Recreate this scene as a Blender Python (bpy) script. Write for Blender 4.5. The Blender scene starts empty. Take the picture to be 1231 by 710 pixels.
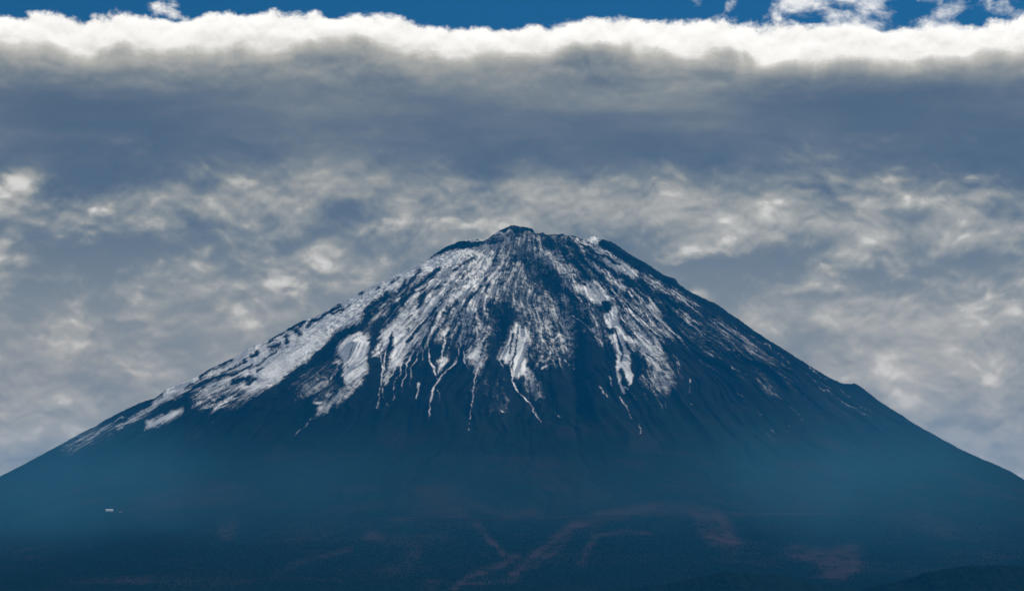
import bpy, math, random
import numpy as np
R = math.radians
C = bpy.context.scene.collection
rng = np.random.default_rng(7)
random.seed(7)

# ------------------------------------------------------------------ camera
CAM_Z, DIST, TILT = 1000.0, 25000.0, R(5.2)
F = 25000.0 / 6.0                                    # focal length in photo pixels (1231 wide)
cam = bpy.data.cameras.new('camera'); cam_o = bpy.data.objects.new('camera', cam); C.objects.link(cam_o)
cam_o.location = (0, 0, CAM_Z); cam_o.rotation_euler = (R(90) + TILT, 0, 0)
cam.sensor_width = 36; cam.lens = 36 * F / 1231; cam.clip_start = 1; cam.clip_end = 400000
bpy.context.scene.camera = cam_o
bpy.context.scene.cycles.volume_step_rate = 4.0; bpy.context.scene.cycles.volume_max_steps = 64

# ------------------------------------------------------------------ exposure
vs = bpy.context.scene.view_settings
vs.view_transform = 'Standard'; vs.look = 'None'; vs.gamma = 1; vs.use_curve_mapping = False; vs.exposure = 0

# ------------------------------------------------------------------ sun
SUN_EL, SUN_AZ = 36.5, 62.0          # azimuth measured from the view axis (+Y) towards the right (+X)
sun = bpy.data.lights.new('sun', 'SUN'); sun.energy = 3.7; sun.angle = R(0.5); sun.color = (1, .93, .83)
sun_o = bpy.data.objects.new('sun', sun); C.objects.link(sun_o)
sun_o.rotation_euler = (R(90 - SUN_EL), 0, R(180 - SUN_AZ))

# ------------------------------------------------------------------ node helper
class NT:
    def __init__(s, tree): s.t = tree; s.n = tree.nodes; s.l = tree.links
    def node(s, kind, **kw):
        nd = s.n.new(kind)
        for k, v in kw.items(): setattr(nd, k, v)
        return nd
    def put(s, sock, v):
        if isinstance(v, bpy.types.NodeSocket): s.l.new(v, sock)
        else: sock.default_value = v
    def m(s, op, a, b=None, c=None, clamp=False):
        nd = s.node('ShaderNodeMath', operation=op, use_clamp=clamp)
        s.put(nd.inputs[0], a)
        if b is not None: s.put(nd.inputs[1], b)
        if c is not None: s.put(nd.inputs[2], c)
        return nd.outputs[0]
    def add(s, a, b): return s.m('ADD', a, b)
    def sub(s, a, b): return s.m('SUBTRACT', a, b)
    def mul(s, a, b): return s.m('MULTIPLY', a, b)
    def mad(s, a, b, c): return s.m('MULTIPLY_ADD', a, b, c)
    def step(s, x, lo, hi, a=0.0, b=1.0):
        nd = s.node('ShaderNodeMapRange', interpolation_type='SMOOTHSTEP')
        s.put(nd.inputs[0], x); s.put(nd.inputs[1], lo); s.put(nd.inputs[2], hi); s.put(nd.inputs[3], a); s.put(nd.inputs[4], b)
        return nd.outputs[0]
    def xyz(s, x, y, z=0.0):
        nd = s.node('ShaderNodeCombineXYZ'); s.put(nd.inputs[0], x); s.put(nd.inputs[1], y); s.put(nd.inputs[2], z); return nd.outputs[0]
    def noise(s, vec, scale, detail=5, rough=.55, dist=0.0, lac=2.0):
        nd = s.node('ShaderNodeTexNoise'); nd.noise_dimensions = '3D'
        s.l.new(vec, nd.inputs['Vector']); nd.inputs['Scale'].default_value = scale; nd.inputs['Detail'].default_value = detail
        nd.inputs['Roughness'].default_value = rough; nd.inputs['Distortion'].default_value = dist; nd.inputs['Lacunarity'].default_value = lac
        return nd.outputs['Fac']
    def mix(s, f, a, b, mode='MIX'):
        nd = s.node('ShaderNodeMix', data_type='RGBA', blend_type=mode)
        s.put(nd.inputs[0], f)
        for k, v in ((6, a), (7, b)):
            if isinstance(v, tuple) and len(v) == 3: v = v + (1,)
            s.put(nd.inputs[k], v)
        return nd.outputs[2]
    def ramp(s, f, stops, mode='LINEAR'):
        nd = s.node('ShaderNodeValToRGB'); r = nd.color_ramp; r.interpolation = mode
        while len(r.elements) < len(stops): r.elements.new(.5)
        for e, (p, c) in zip(r.elements, stops):
            e.position = p; e.color = (c, c, c, 1) if not isinstance(c, tuple) else c + (1,)
        s.put(nd.inputs[0], f); return nd.outputs[0]
def lin(r, g, b):
    return tuple((c / 12.92 if c <= .04045 else ((c + .055) / 1.055) ** 2.4) for c in (r / 255, g / 255, b / 255))

# ------------------------------------------------------------------ world: clear sky behind a wide bank of cloud
w = bpy.data.worlds.new('World'); bpy.context.scene.world = w; w.use_nodes = True
w.cycles.sampling_method = 'MANUAL'; w.cycles.sample_map_resolution = 256
n = NT(w.node_tree); n.n.clear()
out = n.node('ShaderNodeOutputWorld'); bg = n.node('ShaderNodeBackground')
tc = n.node('ShaderNodeTexCoord').outputs['Generated']
sep = n.node('ShaderNodeSeparateXYZ'); n.l.new(tc, sep.inputs[0])
# compass bearing and height above the horizon, in units of 1/F radian
az = n.m('ARCTAN2', sep.outputs[0], sep.outputs[1])
el = n.m('ARCSINE', sep.outputs[2])
X = n.mad(az, F, 615.5)
Y = n.mad(n.sub(el, TILT), -F, 355.0)
P = n.xyz(n.mul(X, .01), n.mul(Y, .01), 0.0)          # 1 unit = 100 "pixels" of arc = 1.37 degrees
sky = n.node('ShaderNodeTexSky', sky_type='NISHITA'); sky.sun_disc = False
sky.sun_elevation = R(SUN_EL); sky.sun_rotation = R(SUN_AZ); sky.altitude = 1000; sky.air_density = 1.0; sky.dust_density = .3; sky.ozone_density = 3
SKY_STRENGTH = .1
skyc = n.mix(1.0, sky.outputs[0], (.062, .26, .41), 'MULTIPLY')
inv = 1 / SKY_STRENGTH
AIR_T, AIR = .78, (.002, .025, .060)                 # what the haze in front takes away and adds
def k(rgb, g=1.0): return tuple(max(.004, (c - a) / AIR_T) * inv * g for c, a in zip(lin(*rgb), AIR))
# domain warp
wa = n.noise(P, .9, 3, .5); wb = n.noise(n.xyz(n.mul(X, .01), n.mul(Y, .01), 7.3), .9, 3, .5)
def Pw(sx, sy, z, amp):
    return n.xyz(n.add(n.mul(X, .01 * sx), n.mul(n.sub(wa, .5), amp)), n.add(n.mul(Y, .01 * sy), n.mul(n.sub(wb, .5), amp)), z)
puff = n.noise(Pw(1, 1.3, 1.7, .5), 1.5, 7, .58)
fine = n.noise(Pw(1, 1.2, 4.1, .3), 5.0, 6, .62)
broad = n.noise(Pw(.55, 1.1, 9.2, .6), .75, 4, .5)
Xw = n.mad(n.sub(wa, .5), 60.0, X)
swell = n.noise(n.xyz(n.mul(X, .0042), n.mul(Y, .004), 31.0), 1.0, 2, .5)       # long billows of the upper rim
Yw = n.mad(n.sub(puff, .5), n.step(Y, 60.0, 140.0, 60.0, 22.0), n.mad(n.sub(broad, .5), 34.0, n.mad(n.sub(swell, .5), n.step(Y, 80.0, 190.0, 70.0, 0.0), Y)))
base = n.ramp(n.m('MULTIPLY_ADD', Yw, 1 / 640, 20 / 640, True),
              [((y + 20) / 640, v) for y, v in ((0, .99), (46, .975), (60, .885), (70, .66), (86, .485), (114, .405), (152, .34), (184, .355), (210, .42), (240, .55), (300, .55), (360, .57), (430, .60), (500, .63), (580, .66))], 'LINEAR')
amp = n.ramp(n.m('MULTIPLY_ADD', Y, 1 / 640, 20 / 640, True),
             [((y + 20) / 640, v) for y, v in ((0, .05), (60, .10), (100, .06), (150, .06), (185, .20), (228, .72), (330, .70), (400, .52), (560, .40))])
# broken lower layer: rounded heaps, lit from above (the difference of two samples gives the lit upper side)
def heap_layer(z, dy):
    v_ = n.xyz(n.mad(X, .0085, n.mul(n.sub(wa, .5), .55)), n.mad(Y, .0125, n.mad(n.sub(wb, .5), .55, dy)), z)
    nz = n.noise(v_, 1.45, 7, .55)
    vo = n.node('ShaderNodeTexVoronoi', feature='SMOOTH_F1'); n.l.new(v_, vo.inputs['Vector']); vo.inputs['Scale'].default_value = 1.7; vo.inputs['Detail'].default_value = 2.0; vo.inputs['Roughness'].default_value = .45; vo.inputs['Smoothness'].default_value = .6
    return n.mad(n.sub(.42, vo.outputs['Distance']), .50, nz)
mot = heap_layer(12.0, 0.0); mot_up = heap_layer(12.0, -.09)
relief = n.mul(n.sub(mot, mot_up), .9)
mm_ = n.add(n.sub(mot, .47), relief)
mm_ = n.m('MAXIMUM', n.mul(mm_, 1.45), n.mul(mm_, .60))
L = n.add(base, n.mul(amp, mm_))
L = n.add(L, n.mul(n.mul(amp, .22), n.sub(fine, .5)))
L = n.add(L, n.mul(n.sub(broad, .5), .14))
layer = n.noise(n.xyz(n.mad(X, .0030, n.mul(n.sub(wa, .5), .25)), n.mad(Y, .020, n.mul(n.sub(wb, .5), .6)), 44.0), 1.0, 5, .55)   # flat sheets in the underside
L = n.mad(n.mul(n.sub(layer, .5), n.step(Y, 25.0, 70.0)), n.step(Y, 170.0, 420.0, .34, .16), L)
L = n.mad(n.sub(swell, .5), n.step(Y, 60.0, 120.0, 0.0, .22), L)
# grey hollows in the bright rim
puff_up = n.noise(n.xyz(n.mad(X, .01, n.mul(n.sub(wa, .5), .5)), n.mad(Y, .013, n.mad(n.sub(wb, .5), .5, -.10)), 1.7), 1.5, 7, .58)
L = n.add(L, n.mul(n.step(Y, 50.0, 150.0, .62, .10), n.sub(puff, puff_up)))
# the heaps and the gaps between them: bearing, height, half width, half height, tone
HEAPS = [(112, 252, 34, 26, .24), (20, 240, 50, 24, .10), (330, 212, 28, 20, .14), (470, 215, 40, 14, .10), (700, 246, 44, 20, .10), (560, 240, 30, 18, .08), (770, 235, 36, 16, .07),
         (1165, 185, 40, 24, .16), (1110, 235, 40, 22, .12), (950, 235, 60, 18, .14), (880, 262, 40, 18, .05), (1000, 285, 50, 22, .12), (1100, 290, 36, 22, .12),
         (1050, 430, 40, 26, .13), (1175, 432, 40, 9, .14), (1100, 470, 36, 28, .10), (1205, 495, 30, 16, .13), (1215, 355, 26, 14, .16), (140, 398, 46, 12, .13), (70, 425, 14, 20, .10), (430, 320, 30, 10, .10), (375, 365, 24, 14, .10), (320, 328, 22, 8, .12), (232, 370, 20, 6, .12), (1020, 345, 60, 20, .08),
         (60, 290, 60, 22, -.14), (180, 312, 70, 20, -.12), (400, 262, 60, 18, -.10), (470, 278, 50, 16, -.10), (400, 335, 60, 12, -.10), (560, 262, 30, 14, -.08), (830, 320, 60, 26, -.08), (1180, 330, 30, 22, -.10), (1050, 110, 90, 28, -.08), (110, 150, 120, 30, -.06), (740, 160, 120, 34, -.03), (1190, 115, 60, 24, -.06), (600, 105, 60, 22, .05), (860, 120, 60, 20, .04), (840, 190, 90, 18, -.07), (20, 360, 60, 30, -.04),
         (490, 88, 40, 12, .10), (700, 80, 60, 14, -.08), (900, 74, 90, 16, -.10), (340, 62, 50, 12, -.05), (1170, 70, 60, 16, .10), (150, 66, 110, 12, .02)]
for x0, y0, sx, sy, a in [(930, 262, 300, 34, .12), (700, 243, 90, 26, .09), (110, 255, 90, 34, .09), (420, 222, 160, 16, .07), (900, 328, 160, 22, -.08), (300, 295, 180, 18, -.06), (1120, 430, 160, 60, .05), (110, 140, 170, 36, -.05), (1050, 118, 150, 30, -.06)]:
    dx = n.mad(Xw, 1 / sx, -x0 / sx); dy = n.mad(Yw, 1 / sy, -y0 / sy)
    L = n.mad(n.m('POWER', math.e, n.mul(n.mad(dx, dx, n.mul(dy, dy)), -1.0)), a, L)
for x0, y0, sx, sy, a in HEAPS:
    dx = n.mad(Xw, 1 / sx, -x0 / sx); dy = n.mad(Yw, 1 / sy, -y0 / sy)
    a = a * (1.45 if a > 0 and y0 > 150 else .65)
    g_ = n.m('POWER', math.e, n.mul(n.mad(dx, dx, n.mul(dy, dy)), -1.0))
    L = n.mad(n.mul(g_, n.m('MINIMUM', n.m('MAXIMUM', n.mad(n.sub(mot, .43), 4.2, .50), 0.0), 1.3)), a, L) if y0 > 150 and a > 0 else n.mad(g_, a, L)
cap = n.step(Y, 110.0, 180.0, 1.3, .82)                # the lower layers never get as white as the rim
L = n.m('SMOOTH_MIN', L, cap, .14)
L = n.m('SMOOTH_MAX', L, n.step(Y, 170.0, 400.0, .25, .48), .12)
tone = n.ramp(L, [(.25, k((78, 99, 122))), (.36, k((98, 113, 129))), (.45, k((121, 131, 138))), (.55, k((150, 153, 152))), (.68, k((181, 180, 174))), (.80, k((208, 206, 201))), (.92, k((240, 238, 233))), (1.0, k((252, 250, 246)))])
warm = n.step(Y, 260.0, 560.0)
cloudc = n.mix(warm, tone, n.mix(1.0, tone, (1.12, 1.03, .90), 'MULTIPLY'))
# upper edge of the bank, then loose scraps above it
edge = n.add(n.add(n.mul(n.sub(puff, .5), 50.0), n.mul(n.sub(fine, .5), 18.0)), n.mul(n.sub(swell, .5), 76.0))
bank = n.step(n.add(n.sub(Y, 27.0), edge), -3.0, 6.0)
scrapn = n.noise(Pw(.9, 1.4, 21.0, .4), 1.7, 6, .58)
lim = n.step(X, 560.0, 1050.0, .62, .44)
lim2 = n.step(Y, -700.0, -60.0, -.14, 0.0)
scrap = n.step(n.sub(scrapn, n.add(lim, lim2)), 0.0, .17)
scrapc = n.mix(n.step(scrapn, .5, .75), k((200, 205, 212)), k((250, 248, 243)))
c = n.mix(scrap, skyc, scrapc)
c = n.mix(bank, c, cloudc)
n.l.new(c, bg.inputs[0]); bg.inputs[1].default_value = SKY_STRENGTH; n.l.new(bg.outputs[0], out.inputs[0])
# ------------------------------------------------------------------ numpy helpers
def hash2(ix, iy, seed):
    h = (ix.astype(np.int64) * 374761393 + iy.astype(np.int64) * 668265263 + seed * 1442695041) & 0xffffffff
    h = ((h ^ (h >> 13)) * 1274126177) & 0xffffffff
    return ((h ^ (h >> 16)) & 0xffff).astype(np.float32) / 65535.0
def vnoise(x, y, seed, period=None):
    x0 = np.floor(x); y0 = np.floor(y); fx = (x - x0).astype(np.float32); fy = (y - y0).astype(np.float32)
    fx = fx * fx * fx * (fx * (fx * 6 - 15) + 10); fy = fy * fy * fy * (fy * (fy * 6 - 15) + 10)
    x0 = x0.astype(np.int64); y0 = y0.astype(np.int64); x1 = x0 + 1
    if period: x0 = x0 % period; x1 = x1 % period
    a = hash2(x0, y0, seed); b = hash2(x1, y0, seed); c = hash2(x0, y0 + 1, seed); d = hash2(x1, y0 + 1, seed)
    return (a + (b - a) * fx) * (1 - fy) + (c + (d - c) * fx) * fy - .5          # -.5 .. .5
def fbm(x, y, seed, octv=4, gain=.5, period=None):
    s = 0; a = 1; t = 0
    for i in range(octv):
        s = s + a * vnoise(x * 2 ** i, y * 2 ** i, seed + i * 17, period * 2 ** i if period else None); t += a; a *= gain
    return s / t
def sstep(x, a, b):
    t = np.clip((x - a) / (b - a), 0, 1); return t * t * (3 - 2 * t)
ct, st = math.cos(TILT), math.sin(TILT)
def project(x, y, z):                                # where a point of the place stands in the survey photograph (1231 x 710)
    zz = z - CAM_Z; d = y * ct + zz * st; u = -y * st + zz * ct
    d = np.maximum(d, 1.0)
    return 615.5 + F * x / d, 355.0 - F * u / d
def alt_at(py): return CAM_Z + DIST * math.tan(TILT - math.atan((py - 355.0) / F))

# ------------------------------------------------------------------ the mountain: rings of equal height, bearings all round
AXX = (640 - 615.5) * 6.0
SIL = [(0, 572), (28, 558), (50, 546), (100, 519), (115, 512), (125, 505), (150, 492), (175, 481), (185, 479), (200, 467), (210, 464), (225, 457), (240, 451), (250, 444), (278, 431), (300, 418), (325, 407), (347, 394), (364, 385), (372, 383), (400, 369), (425, 355), (450, 342), (475, 331), (500, 319), (512, 312), (525, 303), (535, 297), (545, 293), (550, 290), (562, 288.5), (575, 287.5), (581, 289), (586, 287), (592, 282), (598, 278), (606, 274.5), (614, 271), (620, 271), (626, 272), (634, 273), (641, 275), (644, 280), (650, 280), (653, 279), (657, 282), (664, 281), (670, 281.5), (677, 280.5), (681, 283), (687, 282.5), (695, 285.5), (703, 288), (708, 285), (714, 284), (720, 286.5), (727, 288), (733, 290), (738, 292), (750, 300), (762, 308), (775, 315), (790, 325), (800, 331), (807, 333), (812, 335), (818, 343), (830, 350), (845, 358), (860, 364), (880, 378), (900, 392), (925, 409), (950, 424), (975, 440), (1000, 455), (1013, 461), (1028, 461), (1034, 464), (1043, 470), (1055, 480), (1080, 496), (1100, 509), (1125, 523), (1150, 537), (1175, 549), (1200, 559), (1215, 566), (1231, 576)]
SIL = np.array(SIL, float)
lz = np.array([alt_at(y) for x, y in SIL])
selL = (SIL[:, 0] <= 545); selR = (SIL[:, 0] >= 733)
far_r = [(1460, 5500), (1190, 7400), (980, 9800), (820, 12500), (760, 16000)]
def prof(sel, sgn):
    r = np.abs(SIL[sel, 0] - 640) * 6.0; z = lz[sel]
    o = np.argsort(-z); r = r[o]; z = z[o]
    zz = np.concatenate([z, [q[0] for q in far_r]]); rr = np.concatenate([r, [q[1] for q in far_r]])
    return zz[::-1], np.maximum.accumulate(rr)[::-1]
zL, rL = prof(selL, -1); zR, rR = prof(selR, 1)
def smooth1(v, s):
    kx = np.arange(-int(3 * s), int(3 * s) + 1); kk = np.exp(-.5 * (kx / s) ** 2); kk /= kk.sum()
    return np.convolve(np.pad(v, len(kx) // 2, mode='edge'), kk, 'valid')
Z_TOP = alt_at(292.0)
zr = np.concatenate([np.linspace(Z_TOP, 1520, 640), np.linspace(1520, 1000, 240)[1:], np.linspace(1000, 770, 40)[1:]])
RLz = smooth1(np.interp(zr, zL, rL), 6); RRz = smooth1(np.interp(zr, zR, rR), 6)
front = np.arange(-112, 112, .125); back = np.arange(112, 248, .8)
phi_d = np.concatenate([front, back]); phi = np.radians(phi_d); NP = len(phi)
wR = .5 + .5 * np.sin(phi); 
RAD = RLz[:, None] * (1 - wR)[None] + RRz[:, None] * wR[None]
NR = len(zr)
# crater: rings from the rim inwards
NC = 36
tc_ = np.linspace(0, 1, NC + 1)[1:]
RADc = RAD[0][None] * (1 - tc_)[::-1, None]
RADc[0] = RAD[0] * .004
Zc = Z_TOP - 190 * sstep(tc_, .06, .62)[::-1]
RAD = np.vstack([RADc, RAD]).astype(np.float64); ZB = np.concatenate([Zc, zr]); NT_ = len(ZB)
U = np.broadcast_to(phi / (2 * np.pi), RAD.shape)     # turn fraction 0..1 around the mountain
H = np.broadcast_to(ZB[:, None], RAD.shape).copy()
Xm = AXX + RAD * np.sin(phi)[None]; Ym = DIST - RAD * np.cos(phi)[None]
RIM = NC                                              # index of the rim ring
rim_r = RAD[RIM][None]
# rim heights round the crater
pd = (phi_d + 180) % 360 - 180
knots = [(-180, 30), (-130, 25), (-95, 10), (-75, 20), (-58, 26), (-48, 12), (-38, 45), (-27, 95), (-20, 112), (-8, 105), (0, 100), (5, 62), (12, 66), (20, 56), (30, 58), (42, 50), (52, 40), (65, 22), (80, 10), (100, 10), (140, 20), (180, 30)]
Bm = np.interp(pd, [a for a, b in knots], [b for a, b in knots])
dr = RAD - rim_r
H += Bm[None] * np.where(dr > 0, np.exp(-(dr / 170.0) ** 2), np.exp(-(dr / 110.0) ** 2))
# broad lava ridges and valleys, more of them lower down
arc = RAD * 1.0
def ang(Nk, lz_, seed, octv=3): return fbm(U * Nk, (H * 0 + ZB[:, None]) / lz_ + 100, seed, octv, .5, Nk)
fade = sstep(dr, -10, 500)
warp = fbm(U * 24, ZB[:, None] / 260.0 + 40 + U * 0, 5, 3, .5, 24)
def ridged(Nk, lz_, seed, wv):
    x = U * Nk + warp * wv
    v = vnoise(x, ZB[:, None] / lz_ + 50 + U * 0, seed, Nk)
    return 1 - np.abs(v) * 4                          # crest at zero crossings
H += fade * (ang(14, 900.0, 11) * 90 + ang(36, 700.0, 12) * 55)
HI = (.25 + .75 * sstep(ZB, 1800, 2700))[:, None] * sstep(dr, -40, 250)
H += HI * (ridged(70, 420.0, 21, 1.6) * 28 + ridged(150, 300.0, 22, 2.5) * 10)
low = sstep(2300 - ZB, 0, 700)[:, None]
H -= low * fade * ang(36, 700.0, 12) * 25
# rock bands and knolls near the top
topw = (sstep(ZB, 2500, 3500)[:, None] * sstep(dr, -300, 0))
xx = Xm / 60.0; yy = H / 60.0 + Ym / 140.0
H += topw * (fbm(Xm / 130.0, Ym / 130.0, 31, 4, .55) * 52 + fbm(Xm / 34.0, Ym / 34.0, 32, 3, .6) * 18)
H += fade * fbm(Xm / 60.0, Ym / 60.0, 33, 3, .55) * 7

# valleys and crests followed on the photograph: polyline, metres of relief, half width in photo pixels
PX0, PY0 = project(Xm, Ym, H)
vis = (np.cos(phi)[None] > -.12) & (PX0 > -40) & (PX0 < 1271)
def seg_dist(px, py, pts):
    d = np.full(px.shape, 1e9, np.float32)
    for (ax, ay), (bx, by) in zip(pts[:-1], pts[1:]):
        vx, vy = bx - ax, by - ay; L2 = vx * vx + vy * vy + 1e-9
        t = np.clip(((px - ax) * vx + (py - ay) * vy) / L2, 0, 1)
        d = np.minimum(d, np.hypot(px - ax - t * vx, py - ay - t * vy))
    return d
def relief(pts, metres, half):
    xs = [p[0] for p in pts]; ys = [p[1] for p in pts]; mg = half * 3
    sel = vis & (PX0 > min(xs) - mg) & (PX0 < max(xs) + mg) & (PY0 > min(ys) - mg) & (PY0 < max(ys) + mg)
    d = seg_dist(PX0[sel], PY0[sel], pts)
    H[sel] += metres * np.exp(-(d / half) ** 2)
#==RELIEF==
relief([(628, 300), (648, 322), (668, 345), (682, 385), (690, 430), (694, 480)], -72, 12)
relief([(638, 296), (662, 318), (684, 338), (700, 365), (722, 400)], 34, 7)
relief([(600, 362), (604, 395), (600, 430)], -30, 10)
relief([(592, 360), (588, 400), (590, 435)], 16, 6)
relief([(556, 292), (540, 300), (520, 312)], -16, 9)
relief([(739, 368), (750, 400), (758, 440)], 18, 7)
relief([(745, 400), (748, 430)], -14, 4)
relief([(762, 428), (764, 445)], -22, 8)
relief([(733, 388), (722, 400), (728, 430)], -20, 9)
relief([(660, 292), (664, 300)], -22, 7)
relief([(632, 345), (640, 380), (634, 430)], 20, 7)
relief([(655, 352), (672, 390), (688, 412)], 18, 6)
relief([(411, 402), (396, 420), (366, 443), (336, 463)], -34, 9)
relief([(425, 420), (436, 436), (415, 470), (385, 498)], 26, 16)
relief([(466, 354), (441, 374)], -18, 7)
relief([(470, 372), (450, 408)], -16, 7)
relief([(690, 285), (730, 310), (765, 328)], 12, 8)

# ------------------------------------------------------------------ running water cuts gullies: flow goes ring by ring, outwards
dphi = np.gradient(phi); dphi[0] = dphi[1]; dphi[-1] = dphi[-2]
i0, i1 = RIM + 2, NT_ - 30
A = np.zeros_like(H)
offs = (-2, -1, 0, 1, 2)
for it in range(14):
    acc = np.ones(NP) * 0
    for i in range(i0, i1):
        acc = acc + dphi * RAD[i] * (RAD[i + 1] - RAD[i]) * 1e-3
        A[i] = acc
        drop = np.stack([(H[i] - np.roll(H[i + 1], -o)) / np.hypot(RAD[i + 1] - RAD[i], abs(o) * dphi * RAD[i]) for o in offs])
        wgt = np.maximum(drop, 1e-3) ** 6; wgt /= wgt.sum(0)
        nxt = np.zeros(NP)
        for kx, o in enumerate(offs): nxt += np.roll(acc * wgt[kx], o)
        acc = nxt
    cut = .30 * np.minimum(A, 600.0) ** .46
    H -= cut * (.25 + .75 * sstep(ZB, 1500, 2600))[:, None] * sstep(dr, 60, 400) * .32
    H[i0:i1] = H[i0:i1] * .80 + .10 * (np.roll(H[i0:i1], 1, 1) + np.roll(H[i0:i1], -1, 1))
GUL = np.log1p(A)
gl = GUL.copy()
for s in range(3): gl = (gl + np.roll(gl, 1, 1) + np.roll(gl, -1, 1)) / 3
mean = gl.copy()
for o in (3, 6, 12, 24): mean = (mean + np.roll(mean, o, 1) + np.roll(mean, -o, 1)) / 3
GUL = gl - mean                                       # >0 in gully floors
H += HI * (ridged(190, 240.0, 24, 2.5) * 16 + ridged(420, 160.0, 23, 4.5) * 7.0 + ridged(900, 110.0, 25, 8.0) * 2.6 * sstep(RAD, 600, 1300))
H += topw * (fbm(Xm / 42.0, Ym / 42.0, 37, 3, .6) * 24 + fbm(Xm / 14.0, Ym / 14.0, 35, 2, .6) * 8) + sstep(ZB, 1500, 2600)[:, None] * fbm(Xm / 22.0, Ym / 22.0, 36, 2, .6) * 3

# ------------------------------------------------------------------ the skyline: bring the crest to the surveyed outline
cols = np.arange(-30, 1262, 1.5)
for it in range(7):
    PX, PY = project(Xm, Ym, H)
    top = np.full(len(cols), 1e9)
    ok = (ZB[:, None] > 1300) & (PX > -32) & (PX < 1262)
    ci = np.clip(((PX[ok] + 30) / 1.5).round().astype(int), 0, len(cols) - 1)
    np.minimum.at(top, ci, PY[ok])
    want = np.interp(cols, SIL[:, 0], SIL[:, 1])
    want = np.where(cols < 0, 572 + (0 - cols) * .52, np.where(cols > 1231, 576 + (cols - 1231) * .50, want))
    jag = np.interp(cols, np.arange(-30, 1262, 1.5), fbm(cols / 7.0, cols * 0 + 3.3, 77, 3, .6)) * np.interp(cols, [0, 250, 500, 735, 900, 1231], [.8, 2.0, 1.4, 1.6, 1.6, 1.0])
    err = np.where(top < 1e8, top - (want + jag * (it > 2)), 0)
    if it < 3: err = smooth1(err, 7)
    e = np.interp(PX, cols, err); tp = np.interp(PX, cols, top)
    depth = np.maximum(PY - tp, 0)
    H += np.where((PX > -32) & (PX < 1262), e * 6.0 * np.exp(-depth / (30.0 if it < 3 else 4.0)), 0) * np.where(np.cos(phi)[None] > -.75, 1, .3)
PX, PY = project(Xm, Ym, H)
print('skyline error px', np.abs(err[20:-20]).mean(), np.abs(err[20:-20]).max())

# ------------------------------------------------------------------ where the snow lies
SS = 2
cover = np.zeros((710 * SS, 1231 * SS), np.float32)
gy, gx = np.mgrid[0:710 * SS, 0:1231 * SS].astype(np.float32) / SS
def blur(a, s):
    r_ = max(1, int(3 * s)); kx = np.exp(-.5 * (np.arange(-r_, r_ + 1) / s) ** 2); kx /= kx.sum()
    for ax in (0, 1):
        b = np.zeros_like(a)
        for o, kv in zip(range(-r_, r_ + 1), kx): b += kv * np.roll(a, o, ax)
        a = b
    return a
def poly(dst, pts, val, soft=1.5, mode='set'):
    xs = np.array([p[0] for p in pts], float); ys = np.array([p[1] for p in pts], float); mg = soft * 3 + 2
    x0, x1 = int(max(0, (xs.min() - mg) * SS)), int(min(1231 * SS, (xs.max() + mg) * SS)); y0, y1 = int(max(0, (ys.min() - mg) * SS)), int(min(710 * SS, (ys.max() + mg) * SS))
    if x1 <= x0 or y1 <= y0: return
    px, py = gx[y0:y1, x0:x1], gy[y0:y1, x0:x1]; ins = np.zeros(px.shape, bool); j = len(xs) - 1
    for i in range(len(xs)):
        c_ = ((ys[i] > py) != (ys[j] > py)) & (px < (xs[j] - xs[i]) * (py - ys[i]) / (ys[j] - ys[i] + 1e-9) + xs[i]); ins ^= c_; j = i
    mk = blur(ins.astype(np.float32), soft * SS); reg = dst[y0:y1, x0:x1]
    reg[:] = reg * (1 - mk) + val * mk if mode == 'set' else np.maximum(reg, val * mk)
def line(dst, pts, wd, val, taper=False):
    xs = [p[0] for p in pts]; ys = [p[1] for p in pts]; mg = wd * 2 + 2
    x0, x1 = int(max(0, (min(xs) - mg) * SS)), int(min(1231 * SS, (max(xs) + mg) * SS)); y0, y1 = int(max(0, (min(ys) - mg) * SS)), int(min(710 * SS, (max(ys) + mg) * SS))
    if x1 <= x0 or y1 <= y0: return
    px, py = gx[y0:y1, x0:x1], gy[y0:y1, x0:x1]
    jx = fbm(px / 9.0, py / 9.0, 51, 2) * 3.0; jy = fbm(px / 9.0, py / 9.0, 52, 2) * 3.0
    d = seg_dist(px + jx, py + jy, pts)
    if val > 0 and taper:
        t_ = ((px - pts[0][0]) * (pts[-1][0] - pts[0][0]) + (py - pts[0][1]) * (pts[-1][1] - pts[0][1])) / ((pts[-1][0] - pts[0][0]) ** 2 + (pts[-1][1] - pts[0][1]) ** 2 + 1e-6)
        t_ = np.clip(t_, 0, 1); wl = wd * (.95 - .50 * t_) * (.8 + .9 * fbm(px / 7.0, py / 7.0, 53, 2)); vl = val * (1.04 - .30 * t_ ** 2 + .55 * fbm(px / 6.0, py / 6.0, 54, 2))
        mk = np.exp(-(d / np.maximum(wl, .45)) ** 2) * vl / val
    else: mk = np.exp(-(d / max(wd, .8)) ** 2 * .8)
    reg = dst[y0:y1, x0:x1]
    if val >= 0: reg[:] = np.maximum(reg, val * mk)
    else: reg[:] = reg * (1 - mk * -val)
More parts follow.
